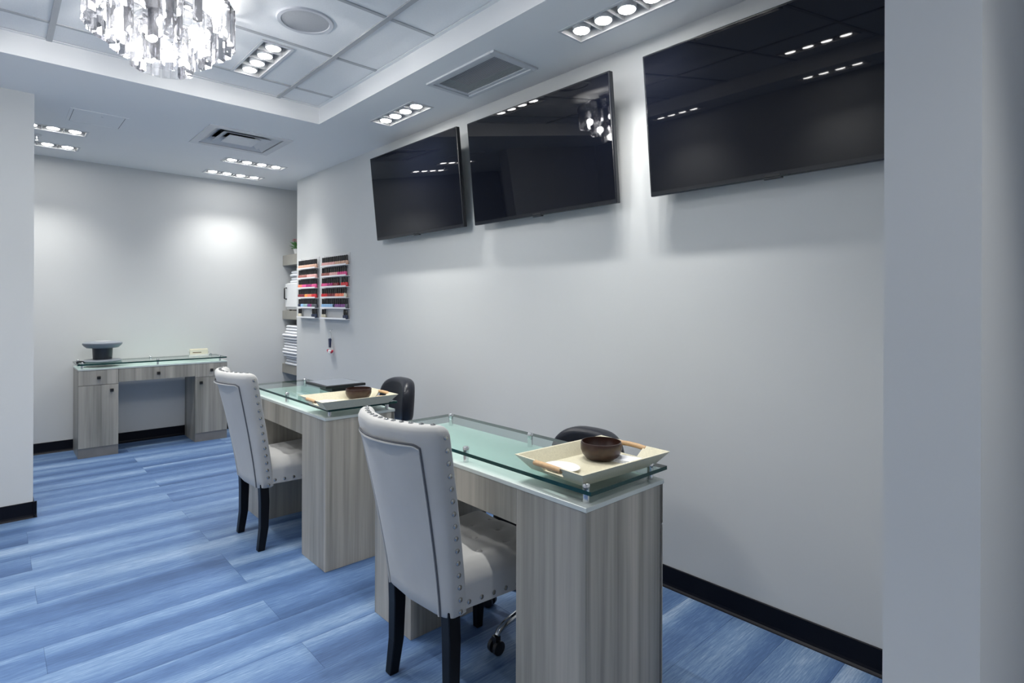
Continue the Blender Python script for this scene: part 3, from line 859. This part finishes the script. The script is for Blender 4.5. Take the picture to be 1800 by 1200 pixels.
# from the far end of each shelf to the near end: (colour, count)
rowsA = [  # bottom to top
    [('clear cream', 2), (None, 8), ('dark navy', 3)],
    [('dark navy', 2), ('sky blue', 2), ('teal grey', 3), ('purple', 2), ('magenta', 1), ('smoky grey', 3)],
    [('dark red', 5), ('orange', 2), ('coral', 3), ('bright red', 3)],
    [('coral', 3), ('hot pink', 3), ('magenta', 4), ('hot pink', 3)],
    [('rosy brown', 6), ('pale pink', 6)],
    [('nude beige', 12)]]
rowsB = [
    [('clear cream', 2), (None, 9), ('dark navy', 2)],
    [('sky blue', 6), ('dark navy', 1), ('purple', 5), ('smoky grey', 1)],
    [('bright red', 3), ('dark red', 4), ('coral', 4), ('clear cream', 1)],
    [('hot pink', 3), ('magenta', 3), ('dark red', 3), (None, 1), ('bright red', 3)],
    [('rosy brown', 4), ('pale pink', 4), ('hot pink', 4)],
    [('pale pink', 7), ('nude beige', 6)]]
order = ['lowest', 'second lowest', 'third lowest', 'third highest', 'second highest', 'top']
protos = {}
for (y0, y1), rows, where in ((RA, rowsA, 'rack next to the wall end'), (RB, rowsB, 'rack nearer the televisions')):
    for k, row in enumerate(rows):
        tot = sum(c for _, c in row); step = (y1-y0-.04)/max(1, tot-1); idx = 0
        step = min(step, .0425)
        for cname, c in row:
            for q in range(c):
                if cname:
                    y = y1-.02-idx*step
                    if cname not in protos:
                        o = protos[cname] = bottle_proto(cname, PAL[cname])
                    else:
                        o = protos[cname].copy(); COL.objects.link(o)
                    o.location = (W-.027, y+random.uniform(-.002, .002), 1.192+k*.098)
                    o.rotation_euler = (0, 0, random.uniform(0, 3))
                    tag(o, '%s nail polish bottle on the %s shelf, %s' % (cname, order[k], where), 'nail polish', '%s bottles, %s shelf, %s' % (cname, order[k], where))
                idx += 1

# keys and tags on a hook under the racks
t = empty('hanging_keys', (W, 5.027, 1.075), 0, 'bunch of keys with dark tag and red ring hanging on the wall hook', 'keys')
MB().tube([(0,0,.012),(-.022,0,.010),(-.030,0,.0),(-.026,0,-.010)], .003, 6).build('hook', M['chrome'], t, smooth=True)
MB().tube([(-.026, .022*math.sin(q/8*math.pi), -.04+.035*math.cos(q/8*math.pi)) for q in range(17)], .0022, 6).build('key_ring', M['chrome'], t, smooth=True)
for k, (y, rx) in enumerate(((-.020, .25), (.004, 0), (.024, -.2))):
    o = MB().box(-.004, .004, -.013, .013, -.085, 0).build('key', M['dkblue'], t, bevel=.003); o.location = (-.024-.004*k, y*.4, -.070); o.rotation_euler = (rx*.6, 0, 0)
MB().tube([(-.026, .050*math.sin(q/8*math.pi), -.178+.024*math.cos(q/8*math.pi)) for q in range(4, 13)], .010, 8).build('red_band', M['red'], t, smooth=True)
MB().box(-.040, -.020, -.024, .024, -.210, -.178).build('white_charm', M['white'], t, bevel=.006)

# ------------------------------------------------------------------ niche shelves and what is on them
SH = [(1.758, 1.872), (1.156, 1.251), (.555, .656)]
for (z0, z1), lb in zip(SH, ('top grey wall shelf in the niche, under the flowers', 'middle grey wall shelf in the niche, under the white cabinet', 'lowest grey wall shelf in the niche, under the tall towel pile')):
    o = MB().box(2.41, XN, YE-.11, YF, z0, z1).build('wall_shelf', M['shelfwood'], bevel=.002)
    tag(o, lb, 'shelf', 'niche shelves')
def towel(x, y, z, w, d, hgt, label, grp, k):
    rs = []; N_ = 28
    for i, zz in enumerate((0, .3, .7, 1)):
        kk = (.93, 1, 1, .93)[i]; ring = []
        for q in range(N_):
            th = 2*math.pi*q/N_; c, s_ = math.cos(th), math.sin(th)
            px = math.copysign(abs(c)**.35, c)*w/2*kk; py = math.copysign(abs(s_)**.35, s_)*d/2*kk
            ring.append((px, py, hgt*zz+.004*math.sin(px*14)))
        rs.append(ring)
    o = MB().rings(rs).build('folded_towel', M['towel'], smooth=True); o.location = (x, y, z)
    tag(o, label, 'towel', grp)
    return o
ORD = ['first', 'second', 'third', 'fourth', 'fifth', 'sixth', 'seventh', 'eighth', 'ninth', 'tenth', 'eleventh', 'twelfth', 'thirteenth', 'fourteenth']
z = .657
for k in range(14):
    hgt = .0255
    off = .012*math.sin(k*1.1) - (.022 if 3 <= k <= 10 else 0)
    towel(2.575+off+random.uniform(-.006, .006), 6.195, z, .34, .44, hgt, 'folded white towel, %s from the bottom of the tall pile on the lowest niche shelf' % ORD[k], 'towels in the tall pile', k); z += hgt+.006
t = empty('towel_cabinet', (2.62, 6.16, 1.251), 0, 'white towel warmer cabinet with black handle on the middle niche shelf', 'cabinet')
MB().box(-.18, .18, -.22, .235, .012, .31).build('body', M['white'], t, bevel=.008)
d = MB().box(-.198, -.181, -.215, .230, .04, .302).build('door', M['white'], t, bevel=.006)
MB().tube([(-.198, .190, .255), (-.222, .190, .25), (-.222, .190, .135), (-.198, .190, .13)], .008, 8).build('handle', M['knob'], d, smooth=True)
for x in (-.15, .15):
    for y in (-.18, .2): MB().lathe([(.012,0),(.014,.012)], 10, c=(x, y, 0)).build('foot', M['knob'], t)
z = 1.562
for k in range(4):
    towel(2.60+.015*(k % 2), 6.165, z, .32, .40, .030, 'folded white towel, %s above the white cabinet in the niche' % ORD[k], 'towels on the cabinet', k+3); z += .036
t = empty('flower_pot', (2.50, 6.225, 1.872), 0, 'small pot of pink flowers and green leaves on the top niche shelf', 'flowers')
MB().lathe([(.035,0),(.05,.06),(.053,.065),(.046,.065),(.044,.055)], 20).build('pot', M['white'], t, smooth=True)
rnd = random.Random(3)
for k in range(26):
    an, el, L_ = rnd.uniform(0, 6.28), rnd.uniform(.1, 1.0), rnd.uniform(.06, .11)
    dv = Vector((math.cos(an)*math.cos(el), math.sin(an)*math.cos(el), math.sin(el))); sd = dv.cross(Vector((0,0,1))).normalized()*.016
    b0 = Vector((0,0,.06))+dv*.02; m_ = b0+dv*L_*.55+Vector((0,0,.012)); e_ = b0+dv*L_
    up_ = Vector((0,0,.0015))
    MB().add([b0, m_-sd, e_, m_+sd, b0-up_, m_-sd-up_, e_-up_, m_+sd-up_], [(0,1,2,3),(7,6,5,4),(0,4,5,1),(1,5,6,2),(2,6,7,3),(3,7,4,0)]).build('leaf', M['leaf'], t)
for k in range(9):
    an, rr = rnd.uniform(0, 6.28), rnd.uniform(.01, .07)
    c = (rr*math.cos(an), rr*math.sin(an), rnd.uniform(.12, .165))
    mb = MB()
    for q in range(6):
        qa = q*math.pi/3; dx, dy = math.cos(qa), math.sin(qa)
        P = [(c[0], c[1], c[2]), (c[0]+dx*.016-dy*.010, c[1]+dy*.016+dx*.010, c[2]+.010), (c[0]+dx*.026, c[1]+dy*.026, c[2]+.008), (c[0]+dx*.016+dy*.010, c[1]+dy*.016-dx*.010, c[2]+.010)]
        mb.add(P+[(p[0], p[1], p[2]-.002) for p in P], [(0,1,2,3),(7,6,5,4),(0,4,5,1),(1,5,6,2),(2,6,7,3),(3,7,4,0)])
    mb.build('blossom', M['petal'], t)
